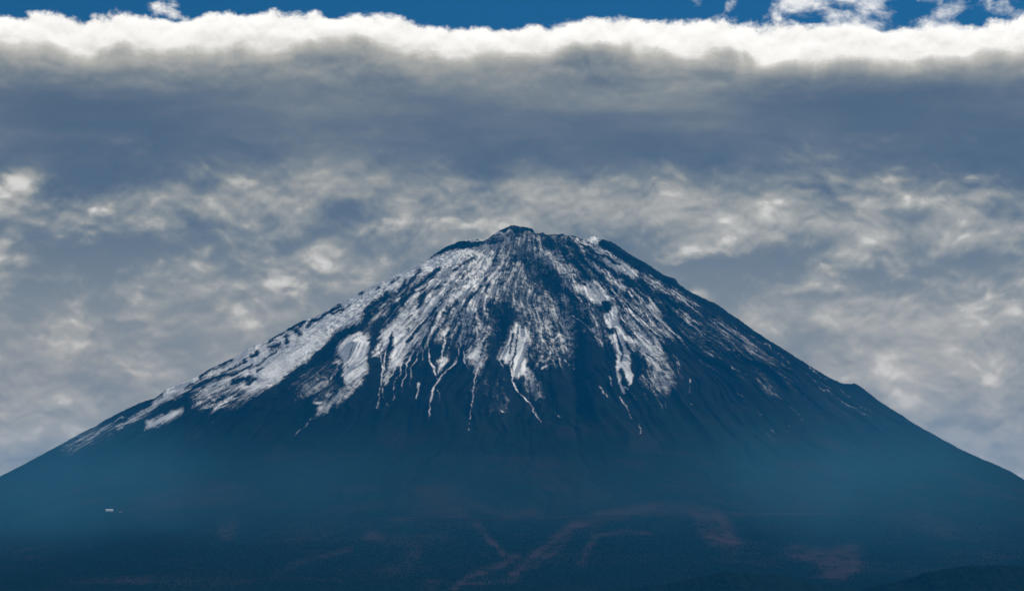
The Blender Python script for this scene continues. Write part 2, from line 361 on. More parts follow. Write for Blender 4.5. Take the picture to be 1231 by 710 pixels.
# --- fields of snow: outline on the photograph, how much of the ground is white
FIELDS = [
 ([(180, 478), (200, 462), (250, 440), (300, 412), (350, 387), (400, 364), (450, 338), (500, 312), (523, 298), (528, 318), (505, 332), (480, 352), (455, 366), (441, 380), (431, 392), (411, 398), (396, 412), (377, 428), (366, 440), (349, 447), (335, 460), (318, 468), (300, 474), (280, 470), (262, 464), (245, 462), (225, 468), (205, 476), (185, 492)], .93, 2),
 ([(262, 464), (300, 470), (318, 468), (301, 480), (270, 487), (248, 493), (236, 492), (250, 475)], .62, 4),
 ([(232, 466), (262, 458), (285, 452), (280, 472), (255, 478), (232, 488)], .60, 3),
 # upper cone
 ([(455, 372), (480, 352), (505, 332), (523, 312), (545, 298), (583, 290), (597, 280), (615, 271), (622, 300), (612, 330), (603, 355), (590, 365), (575, 380), (560, 380), (545, 390), (535, 402), (520, 405), (500, 412), (480, 416), (455, 420), (445, 402), (448, 388)], .74, 4),
 ([(575, 365), (600, 355), (603, 372), (596, 400), (586, 420), (570, 425), (556, 410), (540, 412), (530, 405), (545, 390), (560, 380)], .56, 4),
 ([(612, 272), (642, 276), (650, 300), (640, 312), (648, 340), (650, 365), (642, 392), (630, 395), (620, 375), (606, 360), (603, 345), (612, 320)], .50, 4),
 ([(588, 368), (600, 360), (613, 366), (618, 385), (612, 410), (603, 425), (597, 440), (590, 430), (589, 400)], .10, 3),
 ([(628, 304), (642, 308), (655, 322), (668, 332), (684, 345), (692, 356), (676, 356), (656, 342), (642, 326)], .03, 2),  # shaded wall of the ravine, its shade painted in as snowless rock
 # left: bright patch and its tail
 ([(405, 416), (413, 405), (432, 400), (445, 402), (447, 412), (442, 420), (443, 432), (442, 442), (438, 452), (425, 463), (414, 470), (412, 455), (413, 440), (412, 430), (404, 425)], .90, 1.5),
 ([(414, 466), (440, 452), (436, 462), (420, 476), (405, 488), (390, 497), (376, 503), (382, 489), (396, 474), (405, 465)], .52, 2),
 ([(396, 440), (404, 429), (412, 427), (410, 436), (402, 441)], .75, 1.2),
 ([(350, 452), (398, 428), (400, 468), (382, 478), (352, 482)], .27, 4),
 ([(446, 426), (455, 412), (470, 398), (474, 410), (462, 421), (449, 430)], .85, 1.5),
 ([(472, 400), (502, 404), (497, 420), (486, 433), (471, 447), (463, 461), (459, 462), (465, 440), (471, 420)], .82, 2),
 ([(500, 405), (520, 404), (516, 416), (506, 424), (498, 424)], .6, 2),
 ([(526, 428), (541, 425), (537, 438), (528, 451)], .6, 2),
 ([(558, 412), (584, 412), (586, 430), (584, 447), (573, 458), (567, 446), (560, 430)], .60, 2),
 ([(560, 450), (612, 448), (612, 500), (575, 505)], .20, 8),
 # centre
 ([(612, 402), (620, 385), (632, 394), (640, 400), (638, 415), (636, 430), (633, 440), (641, 447), (645, 463), (640, 462), (630, 450), (624, 456), (617, 450), (611, 440), (604, 431), (597, 430), (603, 420), (609, 410)], .86, 1.5),
 ([(628, 455), (648, 456), (655, 482), (640, 482)], .36, 3),
 ([(645, 385), (664, 385), (668, 408), (662, 420), (646, 412)], .62, 3),
 ([(636, 420), (656, 416), (656, 434), (640, 436)], .36, 3),
 ([(672, 352), (682, 357), (686, 370), (680, 369)], .88, 1.2),
 ([(647, 299), (655, 297), (663, 310), (667, 319), (656, 315), (648, 306)], .98, 1.2),
 ([(652, 308), (672, 300), (690, 322), (700, 338), (690, 346), (670, 322)], .58, 3),
 ([(690, 345), (704, 337), (716, 338), (724, 345), (733, 350), (734, 359), (722, 366), (712, 366), (706, 358), (698, 351)], .97, 1.5),
  ([(640, 276), (660, 281), (690, 284), (700, 296), (690, 312), (660, 300), (645, 300)], .55, 3),
 ([(620, 276), (646, 280), (668, 312), (660, 330), (640, 312), (625, 296)], .62, 3),
 ([(640, 352), (660, 345), (676, 362), (690, 392), (692, 418), (676, 424), (655, 420), (645, 395)], .47, 4),
 ([(636, 400), (660, 408), (690, 416), (690, 436), (650, 440), (636, 430)], .40, 5),
 ([(652, 300), (672, 300), (694, 330), (698, 344), (690, 352), (672, 330)], .60, 3),
 ([(690, 348), (708, 364), (730, 396), (732, 420), (712, 405), (694, 372)], .38, 4),
 ([(742, 366), (770, 368), (800, 392), (812, 416), (790, 404), (762, 400), (748, 390)], .50, 4),
 ([(790, 352), (830, 372), (880, 404), (920, 430), (880, 420), (830, 396), (800, 376)], .36, 5),
 ([(620, 300), (640, 316), (650, 340), (640, 372), (622, 372), (614, 345)], .62, 4),
 # right
 ([(684, 282), (704, 289), (716, 294), (735, 305), (750, 315), (765, 325), (770, 336), (760, 336), (740, 325), (720, 310), (700, 300), (690, 292)], .84, 2),
 ([(703, 286), (712, 282), (722, 286), (718, 294), (708, 292)], .95, 1.2),
 ([(696, 300), (722, 318), (760, 340), (790, 362), (806, 384), (780, 374), (752, 352), (722, 340), (703, 322)], .66, 3),
 ([(706, 338), (730, 342), (760, 362), (772, 382), (762, 388), (742, 366)], .5, 3),
 ([(765, 326), (800, 338), (822, 350), (838, 365), (848, 378), (836, 374), (815, 360), (790, 350), (774, 341)], .53, 2),
 ([(848, 376), (870, 385), (896, 404), (916, 424), (938, 441), (928, 438), (905, 426), (880, 406), (860, 391)], .48, 2),
 ([(811, 373), (830, 380), (844, 395), (849, 403), (835, 396), (820, 386)], .58, 2),
 ([(741, 368), (742, 378), (748, 395), (753, 410), (753, 420), (759, 425), (758, 440), (761, 460), (757, 466), (752, 450), (748, 440), (744, 446), (748, 460), (752, 475), (747, 469), (742, 450), (740, 435), (742, 428), (737, 415), (731, 406), (733, 399), (738, 402), (738, 395), (730, 393), (727, 385), (726, 380), (733, 374), (738, 367)], 1.0, .8),
 ([(752, 405), (770, 399), (790, 404), (800, 420), (806, 440), (808, 450), (800, 456), (785, 446), (770, 431), (760, 422)], .62, 2.5),
 ([(765, 438), (805, 445), (815, 466), (800, 476), (774, 466)], .45, 3),
 ([(757, 424), (766, 424), (772, 438), (768, 452), (758, 448)], .0, 1.5),
 ([(905, 452), (920, 460), (934, 474), (926, 474), (914, 464)], .62, 1.5),
 ([(810, 385), (850, 400), (950, 455), (1045, 500), (1040, 505), (950, 470), (880, 440), (820, 405)], .22, 6),
 ([(870, 535), (895, 520), (960, 508), (960, 530), (900, 540)], .12, 5),
 # far left strips
 ([(178, 504), (221, 490), (220, 495), (200, 507), (175, 517)], .88, 1.5),
 ([(140, 512), (186, 486), (222, 468), (240, 455), (222, 472), (188, 492), (140, 517)], .86, 1.8),
 ([(70, 538), (112, 515), (142, 508), (140, 516), (110, 530), (78, 548)], .58, 3),
]
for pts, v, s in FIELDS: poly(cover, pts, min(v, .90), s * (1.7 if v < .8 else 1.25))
SNOWLINES = [
 ([(457, 420), (459, 445), (457, 470), (454, 491)], 1.2, .9), ([(466, 412), (460, 445), (456, 475), (456, 492)], 1.3, .95), ([(486, 425), (470, 450), (461, 463), (461, 475), (467, 488)], 1.6, 1),
 ([(485, 430), (478, 455), (473, 465), (473, 480)], 1.1, .85), ([(497, 420), (488, 440), (485, 460), (483, 472)], 1.6, .95), ([(502, 425), (494, 445), (494, 462)], .9, .8), ([(508, 412), (505, 445)], 1, .85),
 ([(503, 461), (501, 477)], 1.8, .85), ([(515, 403), (515, 425), (520, 440), (526, 456)], 2, .95), ([(535, 398), (532, 430), (526, 450)], 2.2, .9), ([(549, 436), (535, 447), (525, 458), (518, 472), (517, 485), (515, 502)], 1.7, 1),
 ([(527, 468), (528, 483)], 1.3, .7), ([(556, 403), (549, 432), (547, 435)], 1.4, .95), ([(558, 420), (558, 435), (563, 445)], 1.3, .9), ([(573, 440), (571, 460), (568, 475), (566, 485), (565, 500), (563, 518)], 1.1, .9),
 ([(584, 440), (575, 457)], .8, .8), ([(613, 445), (618, 460), (623, 470), (634, 483), (645, 498)], 1.8, 1), ([(645, 498), (657, 512)], .9, .6), ([(600, 430), (606, 446)], 1.3, .85),
 ([(440, 452), (410, 480), (388, 501)], 1.6, .8), ([(399, 470), (380, 497), (367, 512), (355, 521)], 1.0, .8), ([(404, 441), (397, 456)], 1.6, .8), ([(411, 432), (402, 452)], .9, .8), ([(377, 484), (387, 482)], 2.2, .95), ([(391, 474), (396, 471)], 1.6, .9),
 ([(480, 380), (470, 420)], 1.5, .7), ([(545, 400), (538, 425)], 1.2, .8), ([(562, 385), (556, 412)], 1.6, .85), ([(575, 400), (573, 425)], 1.4, .8),
 ([(645, 350), (640, 365), (650, 385), (658, 395), (662, 416)], 2, .9), ([(663, 357), (668, 375), (676, 392), (686, 410), (689, 416)], 1.8, .62), ([(672, 402), (660, 410)], 2.6, .85), ([(637, 375), (640, 395), (644, 412)], 1.3, .85), ([(670, 416), (675, 420)], 2, .85),
 ([(685, 345), (700, 365), (718, 392)], 1.1, .75), ([(690, 380), (712, 398), (725, 416)], 1.1, .8), ([(705, 360), (720, 386)], 1, .7), ([(696, 350), (708, 364), (716, 380)], 1.2, .7),
 ([(675, 430), (691, 444)], 1.5, .75), ([(650, 443), (664, 434)], 1.3, .75), ([(720, 465), (731, 479)], 1, .65), ([(733, 452), (736, 470)], 1, .6),
 ([(752, 465), (759, 473), (765, 480)], 1.1, .85), ([(747, 478), (753, 490), (760, 502)], 1.6, .8), ([(768, 507), (770, 520)], .9, .5),
 ([(752, 371), (757, 390), (766, 406)], 1.9, .9), ([(757, 371), (768, 395), (768, 404)], 1.8, .9), ([(765, 369), (775, 385), (782, 404)], 1.4, .9), ([(770, 364), (785, 390), (795, 405), (799, 414)], 1.4, .95), ([(775, 367), (795, 385), (815, 405), (828, 420)], 1.2, .9), ([(785, 374), (800, 388), (822, 410)], 1, .8),
 ([(740, 330), (765, 350), (790, 372)], 1.4, .75), ([(725, 326), (750, 350), (770, 366)], 1.3, .75), ([(712, 318), (735, 342), (752, 358)], 1.3, .75),
 ([(773, 450), (787, 470), (797, 496)], 1.1, .8), ([(790, 460), (795, 476)], 1, .75), ([(800, 455), (800, 492)], 1, .6), ([(812, 425), (818, 445), (820, 456)], 1.2, .85), ([(813, 435), (817, 452)], 1.2, .8), ([(830, 455), (828, 473)], .9, .7), ([(822, 478), (821, 487)], 1, .6), ([(773, 470), (787, 494)], .8, .6),
 ([(848, 402), (875, 420), (902, 431)], 1, .7), ([(842, 417), (857, 427)], 1.2, .85), ([(840, 432), (862, 447)], 1.2, .9), ([(880, 440), (905, 456)], 1, .8), ([(888, 425), (920, 440), (955, 459)], 1.4, .65), ([(960, 430), (985, 450), (1022, 478)], 1.3, .7), ([(965, 445), (1000, 471)], 1.1, .6), ([(985, 465), (1004, 476)], 1.6, .65), ([(1005, 477), (1035, 495), (1050, 504)], 1.3, .62), ([(885, 450), (920, 476)], 1, .55), ([(932, 475), (950, 487), (965, 500)], 1, .6), ([(885, 470), (898, 480), (908, 490), (916, 498)], 1, .75), ([(870, 495), (874, 511)], 1, .6), ([(925, 430), (952, 443)], 1.2, .75), ([(900, 402), (930, 420), (950, 436)], 1.0, .55), ([(1030, 484), (1052, 500)], 1, .6), ([(830, 405), (850, 412)], 1, .7), ([(850, 395), (880, 415)], 1, .6), ([(780, 330), (812, 345), (840, 366)], 1, .55), ([(865, 380), (892, 396)], 1, .5),
 ([(258, 491), (275, 479), (300, 464)], 1.7, .9), ([(247, 491), (262, 481), (275, 473)], 1.3, .85), ([(252, 476), (270, 466)], 1.5, .8), ([(248, 470), (262, 462)], 2.4, .85), ([(236, 493), (240, 487)], 1.6, .7), ([(148, 514), (139, 519)], 1.4, .75), ([(153, 498), (138, 507)], 1.6, .62), ([(114, 524), (82, 546)], 1.8, .58), ([(122, 513), (68, 541)], 1.2, .5), ([(208, 467), (239, 452)], 1.8, .85), ([(176, 515), (165, 524)], 1.2, .6), ([(256, 492), (256, 508)], .9, .5), ([(217, 497), (216, 508)], .8, .5),
]
for pts, wd, v in SNOWLINES: line(cover, pts, wd, v * (.92 if pts[0][0] < 830 else .70), True)
for x, y in [(930, 518), (948, 512), (908, 531), (964, 505), (837, 509), (915, 497), (604, 494), (718, 494), (771, 458), (672, 500), (668, 495), (383, 450), (375, 462), (369, 446), (392, 458), (832, 487)]:
    line(cover, [(x - 1.2, y - .6), (x + 1.2, y + .6)], 1.0, .46)
# --- bare rock standing out of the snow
ROCKS = [
 ([(518, 310), (530, 302), (541, 297), (552, 291.5)], 1.6, 1), ([(541, 298), (556, 297), (570, 293), (577, 291)], 3.2, 1), ([(552, 292), (575, 289)], 2.0, .9), ([(592, 281), (604, 275.5)], 2.0, 1), ([(606, 275), (640, 277)], 2.4, .9),
 ([(506, 325), (494, 340), (480, 364)], 2, .8), ([(527, 322), (505, 342), (490, 356), (482, 367)], 2.6, .95), ([(489, 336), (478, 352)], 2.2, .85), ([(465, 353), (453, 364), (441, 373)], 4.6, 1), ([(470, 355), (475, 352)], 2.6, .8), ([(473, 366), (470, 375), (455, 392), (448, 412)], 4.8, .85),
 ([(441, 380), (433, 394), (420, 399), (408, 404), (396, 418), (384, 430)], 4.6, 1), ([(400, 420), (372, 438), (350, 455), (330, 470)], 4, 1), ([(511, 351), (503, 368)], 3, .9), ([(525, 370), (505, 392), (490, 410)], 1.3, .8), ([(524, 376), (516, 395), (508, 418)], 1.7, .8), ([(540, 381), (525, 400), (515, 418)], 3.4, .75), ([(472, 400), (468, 420)], 2, .9), ([(460, 410), (457, 420)], 2, .8),
 ([(535, 340), (515, 352)], 1.6, .6), ([(560, 330), (540, 352), (528, 366)], 1.8, .6), ([(570, 310), (545, 324)], 1.6, .6), ([(578, 345), (562, 362), (552, 378)], 2.2, .7), ([(548, 362), (536, 378)], 3.2, .8), ([(585, 330), (586, 352)], 2, .6), ([(600, 300), (592, 318)], 2, .6), ([(590, 292), (602, 289)], 3, .7), ([(572, 385), (566, 402)], 1.6, .7), ([(552, 395), (545, 412)], 2.6, .8),
 ([(409, 369), (391, 377), (369, 391)], 1.7, 1), ([(413, 373), (399, 378)], 1.5, 1), ([(404, 365), (408, 365)], 1.6, 1), ([(436, 351), (432, 354)], 1.2, .9), ([(364, 386), (347, 396)], 2.6, 1), ([(356, 397), (360, 401)], 2.2, .95), ([(344, 405), (346, 410)], 2.8, .95), ([(326, 417), (335, 414)], 3.4, .95), ([(302, 428), (310, 425)], 2.2, .95), ([(324, 409), (342, 399)], 1.2, .9), ([(278, 432), (262, 439), (250, 445), (241, 453)], 2.8, 1), ([(295, 433), (282, 440), (266, 448)], 1.0, .9), ([(300, 453), (290, 457), (281, 460)], 3.2, .9), ([(301, 441), (288, 445)], 1.4, .9), ([(316, 441), (308, 445)], 1.4, .9), ([(285, 448), (256, 456), (232, 466)], 3.2, .85), ([(308, 455), (298, 461)], 2, .85), ([(320, 432), (300, 444)], .9, .7), ([(332, 422), (318, 432)], .9, .7), ([(444, 345), (430, 353)], 1.1, .7), ([(480, 333), (470, 340)], 1.2, .7), ([(456, 345), (452, 347)], 1.6, .8),
 ([(420, 366), (406, 374)], 1, .6), ([(222, 478), (200, 487), (180, 500)], 4.5, 1), ([(236, 459), (222, 466)], 1.2, .6), ([(195, 473), (180, 481), (166, 489), (150, 499)], 2.2, .95),
 ([(655, 284), (672, 296), (682, 312)], 5, .8), ([(656, 292), (664, 298)], 3.4, .9), ([(683, 290), (692, 300)], 3.6, .9), ([(640, 290), (646, 296)], 2.6, .7), ([(618, 308), (615, 318)], 3, .85), ([(630, 318), (640, 340), (646, 352)], 5, .6), ([(690, 312), (700, 322), (704, 327)], 3, .85), ([(692, 334), (702, 342)], 2.2, .9), ([(725, 392), (733, 400)], 2, .7),
 ([(695, 293), (715, 303), (738, 313)], 2, .95), ([(705, 304), (735, 326), (760, 345), (778, 362)], 2.4, .95), ([(695, 306), (720, 332), (742, 348)], 1.6, .85), ([(748, 330), (768, 345), (790, 364), (806, 378)], 1.6, .8), ([(770, 338), (780, 350)], 3.4, .9), ([(738, 315), (745, 317)], 1.6, .9), ([(730, 292), (760, 312), (800, 336), (818, 346), (850, 366), (900, 398)], 3.4, 1), ([(724, 290), (736, 297)], 2.6, .9), ([(790, 352), (820, 368), (840, 384)], 3, .85), ([(684, 283), (705, 291), (714, 296)], 1, .7),
 ([(739, 398), (744, 412), (748, 425), (747, 434)], 1.2, 1), ([(738, 395), (734, 397)], 1.6, .9), ([(643, 406), (641, 420)], 1, .5), ([(617, 402), (613, 425)], .9, .7), ([(622, 398), (619, 430), (616, 446)], .9, .7),
 ([(425, 407), (418, 440)], .7, .4),
]
for pts, wd, v in ROCKS: line(cover, pts, wd, -v)

poly(cover, [(508, 323), (522, 309), (540, 303), (560, 299), (573, 299), (556, 308), (535, 318), (515, 326)], .97, 1.2)
line(cover, [(558, 288.6), (570, 287.6), (580, 288)], 1.1, .95)
line(cover, [(596, 281), (605, 281), (612, 277)], 2.2, .9)

def sample(img, px, py):
    fx = np.clip(px * SS, 0, 1231 * SS - 1.001); fy = np.clip(py * SS, 0, 710 * SS - 1.001); x0 = fx.astype(int); y0 = fy.astype(int); tx = fx - x0; ty = fy - y0
    return (img[y0, x0] * (1 - tx) + img[y0, x0 + 1] * tx) * (1 - ty) + (img[y0 + 1, x0] * (1 - tx) + img[y0 + 1, x0 + 1] * tx) * ty
seen = sstep(np.cos(phi), -.30, -.12)[None] * sstep(RAD, 60, 300) 
rx_ = fbm(Xm / 55.0, H / 55.0, 45, 4, .65) * 6; ry_ = fbm(Xm / 55.0, H / 55.0, 46, 4, .65) * 6
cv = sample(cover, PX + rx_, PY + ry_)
generic = sstep(H + fbm(U * 60, ZB[:, None] / 300 + U * 0, 61, 3, .5, 60) * 500, 2850, 3350) * .72
cv = cv * seen + generic * (1 - seen)
# breakup: thin streaks that run down the slope, gully floors keep their snow, crests blow clean
zz_ = ZB[:, None] + U * 0
streak = fbm(U * 900 + warp * 5, zz_ / 75.0, 41, 3, .6, 900) + .7 * fbm(U * 300 + warp * 3, zz_ / 130.0, 42, 3, .6, 300)
grain = fbm(Xm / 30.0, (H + .35 * Ym) / 30.0, 43, 3, .6) + .9 * fbm(Xm / 10.0, (H + .35 * Ym) / 10.0, 44, 2, .6)
mid = 1 - np.abs(2 * np.clip(cv, 0, 1) - 1)
wc = np.exp(-((PX - 640) / 75.0) ** 2) * sstep(PY, 470, 400); wr = sstep(RAD, 520, 1300)
f = cv * .98 + (streak * wr * (.80 - .40 * wc) + grain * (.44 + .30 * np.maximum(wc, 1 - wr)) + np.clip(GUL, -1, 1.2) * .12) * (.50 + .70 * mid) * sstep(cv, .005, .12)
bite = .6 * fbm(U * 420 + warp * 6, zz_ / 90.0, 47, 4, .6, 420) + .5 * fbm(Xm / 22.0, (H + .35 * Ym) / 22.0, 48, 3, .6)
f = f - np.clip(bite - .02, 0, 1) * 1.1 * sstep(ZB, 2300, 2900)[:, None] * sstep(cv, .2, .6)
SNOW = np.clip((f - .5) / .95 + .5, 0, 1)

# ------------------------------------------------------------------ dry grass and larch clearings on the wooded foot
dry = np.zeros_like(cover)
for pts, v, s in [([(130, 612), (160, 603), (200, 591), (260, 584), (300, 588), (320, 592), (300, 600), (250, 603), (190, 610)], .5, 5), ([(150, 612), (240, 618), (240, 626), (150, 620)], .35, 3), ([(262, 624), (284, 620), (286, 640), (276, 652), (260, 645)], .6, 2), ([(480, 615), (505, 580), (560, 590), (580, 612), (540, 618)], .35, 6), ([(430, 634), (445, 628), (460, 638), (462, 648), (440, 646)], .5, 3), ([(650, 560), (780, 600), (700, 612), (660, 600)], .2, 8),
                 ([(780, 604), (848, 604), (868, 615), (885, 636), (892, 655), (868, 658), (850, 652), (838, 640), (834, 622), (790, 618)], .7, 2.5), ([(935, 660), (960, 650), (990, 656), (1035, 652), (1038, 670), (1030, 690), (1015, 702), (992, 698), (985, 682), (960, 672)], .6, 3), ([(320, 640), (380, 622), (420, 618), (400, 640), (350, 660)], .3, 5), ([(440, 690), (480, 676), (508, 650), (504, 680), (470, 694)], .45, 3), ([(880, 580), (1000, 560), (1040, 600), (960, 620)], .25, 12), ([(505, 700), (520, 694), (528, 710), (508, 710)], .5, 3), ([(0, 655), (30, 650), (35, 664), (0, 668)], .3, 4), ([(200, 680), (300, 690), (310, 710), (210, 710)], .3, 6)]: poly(dry, pts, v * .9, s * 1.6, 'max')
for pts, wd, v in [([(572, 630), (590, 650), (606, 666)], 3, .7), ([(622, 668), (596, 682), (562, 694), (546, 706)], 4, .7), ([(550, 702), (590, 698), (625, 694)], 4, .5), ([(617, 690), (640, 670), (665, 650), (690, 632), (720, 620), (785, 608)], 5, .75), ([(640, 680), (670, 660), (686, 642)], 3, .6), ([(712, 643), (755, 638), (782, 641)], 2.2, .6), ([(698, 675), (710, 655), (716, 645)], 4, .6), ([(420, 660), (370, 670), (330, 690)], 4, .4), ([(470, 624), (498, 624)], 2, .6), ([(880, 618), (1010, 618)], 1.6, .5), ([(560, 600), (600, 618), (640, 615)], 4, .3), ([(130, 598), (80, 606), (30, 625)], 2, .3)]: line(dry, pts, wd * 1.2, v * .85)
DRY = sample(dry, PX, PY) * sstep(np.cos(phi), -.1, .1)[None]
DRY = np.clip(DRY * (1 + 2.2 * fbm(Xm / 110, Ym / 160, 71, 4, .6)) + 1.7 * np.clip(fbm(Xm / 620, Ym / 900, 72, 4, .55) - .05, 0, 1) * sstep(PY, 585, 620), 0, 1)
WOOD = 1 - sstep(H + fbm(U * 90, ZB[:, None] / 200 + U * 0, 81, 4, .55, 90) * 500, 1950, 2450)
# snow greyed: painted shade on middle rib, duller right flank; lit patches stay white
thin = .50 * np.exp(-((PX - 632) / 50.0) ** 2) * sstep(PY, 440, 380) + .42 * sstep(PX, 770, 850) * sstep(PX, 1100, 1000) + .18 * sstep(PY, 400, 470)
SNOW_DIM = np.clip(1 - thin * (1 - sstep(cv, .66, .84)) * (1 + 1.3 * fbm(Xm / 60.0, H / 60.0, 49, 3, .6)), .25, 1)
#==MESH==
def mesh_from(name, verts, faces_flat, counts, mat, smooth=True, parent=None):
    me = bpy.data.meshes.new(name)
    me.vertices.add(len(verts)); me.vertices.foreach_set('co', np.ascontiguousarray(verts, np.float32).ravel())
    me.loops.add(len(faces_flat)); me.loops.foreach_set('vertex_index', np.ascontiguousarray(faces_flat, np.int32))
    me.polygons.add(len(counts)); starts = np.concatenate([[0], np.cumsum(counts)[:-1]]).astype(np.int32)
    me.polygons.foreach_set('loop_start', starts)
    me.polygons.foreach_set('use_smooth', np.full(len(counts), smooth, bool))
    me.materials.append(mat); me.update(); me.validate()
    o = bpy.data.objects.new(name, me); C.objects.link(o)
    if parent: o.parent = parent
    return o
def attr(o, name, v):
    a = o.data.attributes.new(name, 'FLOAT', 'POINT'); a.data.foreach_set('value', np.ascontiguousarray(v, np.float32).ravel())
def material(name):
    m = bpy.data.materials.new(name); m.use_nodes = True; q = NT(m.node_tree)
    b = q.n['Principled BSDF']; b.inputs['Specular IOR Level'].default_value = 0.0; return m, q, b

# ------------------------------------------------------------------ materials
mm, q, b = material('volcanic_slope')
def at(q, nm):
    a = q.node('ShaderNodeAttribute'); a.attribute_name = nm; return a.outputs['Fac']
pos = q.node('ShaderNodeNewGeometry').outputs['Position']
n1 = q.noise(pos, .012, 6, .65); n2 = q.noise(pos, .05, 4, .6); n3 = q.noise(pos, .003, 5, .6); n4 = q.noise(pos, .10, 3, .7)
rock = q.mix(n1, (.003, .006, .009), (.011, .015, .018)); rock = q.mix(q.step(n3, .50, .70), rock, (.012, .014, .016))
wood = q.mix(n1, (.004, .011, .008), (.011, .020, .014)); wood = q.mix(q.step(n3, .50, .66), wood, (.016, .016, .014))
dryc = q.mix(n2, (.030, .021, .022), (.046, .031, .031))
ground = q.mix(at(q, 'wood'), rock, wood); ground = q.mix(at(q, 'dry'), ground, dryc)
sf = q.add(at(q, 'snow'), q.mad(n4, 1.1, -.55)); sf = q.mul(q.step(sf, .14, .95), at(q, 'snow_dim'))
snowc = q.mix(n1, (.71, .725, .73), (.84, .845, .835))
col = q.mix(sf, ground, snowc)
q.l.new(col, b.inputs['Base Color']); b.inputs['Roughness'].default_value = .85
bmp = q.node('ShaderNodeBump'); bmp.inputs['Strength'].default_value = .7; bmp.inputs['Distance'].default_value = 5.0
q.l.new(n2, bmp.inputs['Height']); q.l.new(bmp.outputs[0], b.inputs['Normal'])
M_SLOPE = mm
def plain(name, c0, c1, scale, rough=.8):
    m, q, b = material(name); p = q.node('ShaderNodeNewGeometry').outputs['Position']
    q.l.new(q.mix(q.noise(p, scale, 4, .6), c0, c1), b.inputs['Base Color']); b.inputs['Roughness'].default_value = rough; return m
M_GROUND = plain('plain_ground', (.015, .024, .012), (.035, .04, .022), .002)
M_HILL = plain('hill_woodland', (.003, .007, .005), (.008, .014, .009), .01)
M_CONIFER = plain('conifer_needles', (.005, .012, .009), (.010, .018, .013), .01)
M_ROAD = plain('road_surface', (.030, .028, .027), (.05, .045, .043), .2)
M_WHITE = plain('white_cladding', (.74, .75, .76), (.82, .82, .82), .4, .5)
M_ROOF = plain('pale_metal_roof', (.72, .74, .76), (.82, .83, .84), .3, .35)
M_GLASS = plain('dark_glazing', (.03, .04, .05), (.05, .06, .07), .5, .15)
M_STONE = plain('grey_stone', (.16, .15, .14), (.26, .25, .24), .5)

# ------------------------------------------------------------------ mountain
verts = np.stack([Xm, Ym, H], -1).reshape(-1, 3)
ii, jj = np.meshgrid(np.arange(NT_ - 1), np.arange(NP), indexing='ij'); j2 = (jj + 1) % NP
quads = np.stack([ii * NP + jj, (ii + 1) * NP + jj, (ii + 1) * NP + j2, ii * NP + j2], -1).reshape(-1, 4)
mt = mesh_from('mountain', verts, quads.ravel(), np.full(len(quads), 4), M_SLOPE)
attr(mt, 'snow', SNOW); attr(mt, 'dry', DRY); attr(mt, 'wood', WOOD); attr(mt, 'snow_dim', SNOW_DIM); mt['kind'] = 'structure'

# ------------------------------------------------------------------ ground sheet out to the horizon
gr = 60; rr = np.concatenate([[0], np.geomspace(300, 46000, gr)]); ta = np.linspace(0, 2 * np.pi, 97)[:-1]
gxx = rr[:, None] * np.cos(ta)[None]; gyy = DIST + rr[:, None] * np.sin(ta)[None]
gz = 858 + fbm(gxx / 3000 + 30, gyy / 3000 + 30, 91, 4) * 60 * sstep(rr, 9000, 14000)[:, None]
gz = np.where(np.hypot(gxx, gyy) < 2500, np.minimum(gz, 870), gz); gz[rr < 9000] = 700
vs_ = np.stack([gxx, gyy, gz], -1).reshape(-1, 3); a_, b_ = np.meshgrid(np.arange(gr), np.arange(96), indexing='ij'); b2 = (b_ + 1) % 96
qd = np.stack([a_ * 96 + b_, (a_ + 1) * 96 + b_, (a_ + 1) * 96 + b2, a_ * 96 + b2], -1).reshape(-1, 4)
go = mesh_from('ground', vs_, qd.ravel(), np.full(len(qd), 4), M_GROUND); go['kind'] = 'structure'

# ------------------------------------------------------------------ wooded foothills in front of the mountain
def unproject(px, py, dist):
    dx = (px - 615.5) / F; dv = -(py - 355.0) / F
    dy = ct - dv * st; dz = st + dv * ct; s_ = dist / dy
    return dx * s_, dist, CAM_Z + dz * s_
def hill(dist, crest, depth):
    xs = np.arange(-180, 1412, 1.2); ys = np.interp(xs, [c[0] for c in crest], [c[1] for c in crest]) + fbm(xs / 30.0, xs * 0 + dist, 95, 4, .55) * 6
    cz = np.array([unproject(x, y, dist)[2] for x, y in zip(xs, ys)]); cx = np.array([unproject(x, 600, dist)[0] for x in xs])
    t = np.linspace(-1, 1, 170); V = []
    for tt in t:
        prof_ = (1 - abs(tt) ** 1.5)
        yy = dist + tt * depth + fbm(cx / 500, cx * 0 + tt * 3 + dist, 97, 3) * 200
        zz = 850 + (cz - 850) * prof_ + (fbm(cx / 240, yy / 240, 98, 4, .6) * 60 * (1 - prof_) + fbm(cx / 26, yy / 26 + 7, 99, 3, .65) * 16) * (abs(tt) < .99)
        V.append(np.stack([cx, yy, zz], -1))
    V = np.array(V); n0, n1_ = V.shape[:2]; a_, b_ = np.meshgrid(np.arange(n0 - 1), np.arange(n1_ - 1), indexing='ij')
    qd = np.stack([a_ * n1_ + b_, a_ * n1_ + b_ + 1, (a_ + 1) * n1_ + b_ + 1, (a_ + 1) * n1_ + b_], -1).reshape(-1, 4)
    o = mesh_from('hills', V.reshape(-1, 3), qd.ravel(), np.full(len(qd), 4), M_HILL); o['kind'] = 'structure'; return o
hill(15000, [(-180, 706), (0, 712), (140, 722), (300, 726), (560, 726), (700, 716), (800, 702), (840, 692), (880, 688), (930, 690), (985, 702), (1030, 710), (1080, 698), (1120, 686), (1170, 679), (1231, 680), (1300, 684), (1412, 690)], 1300)

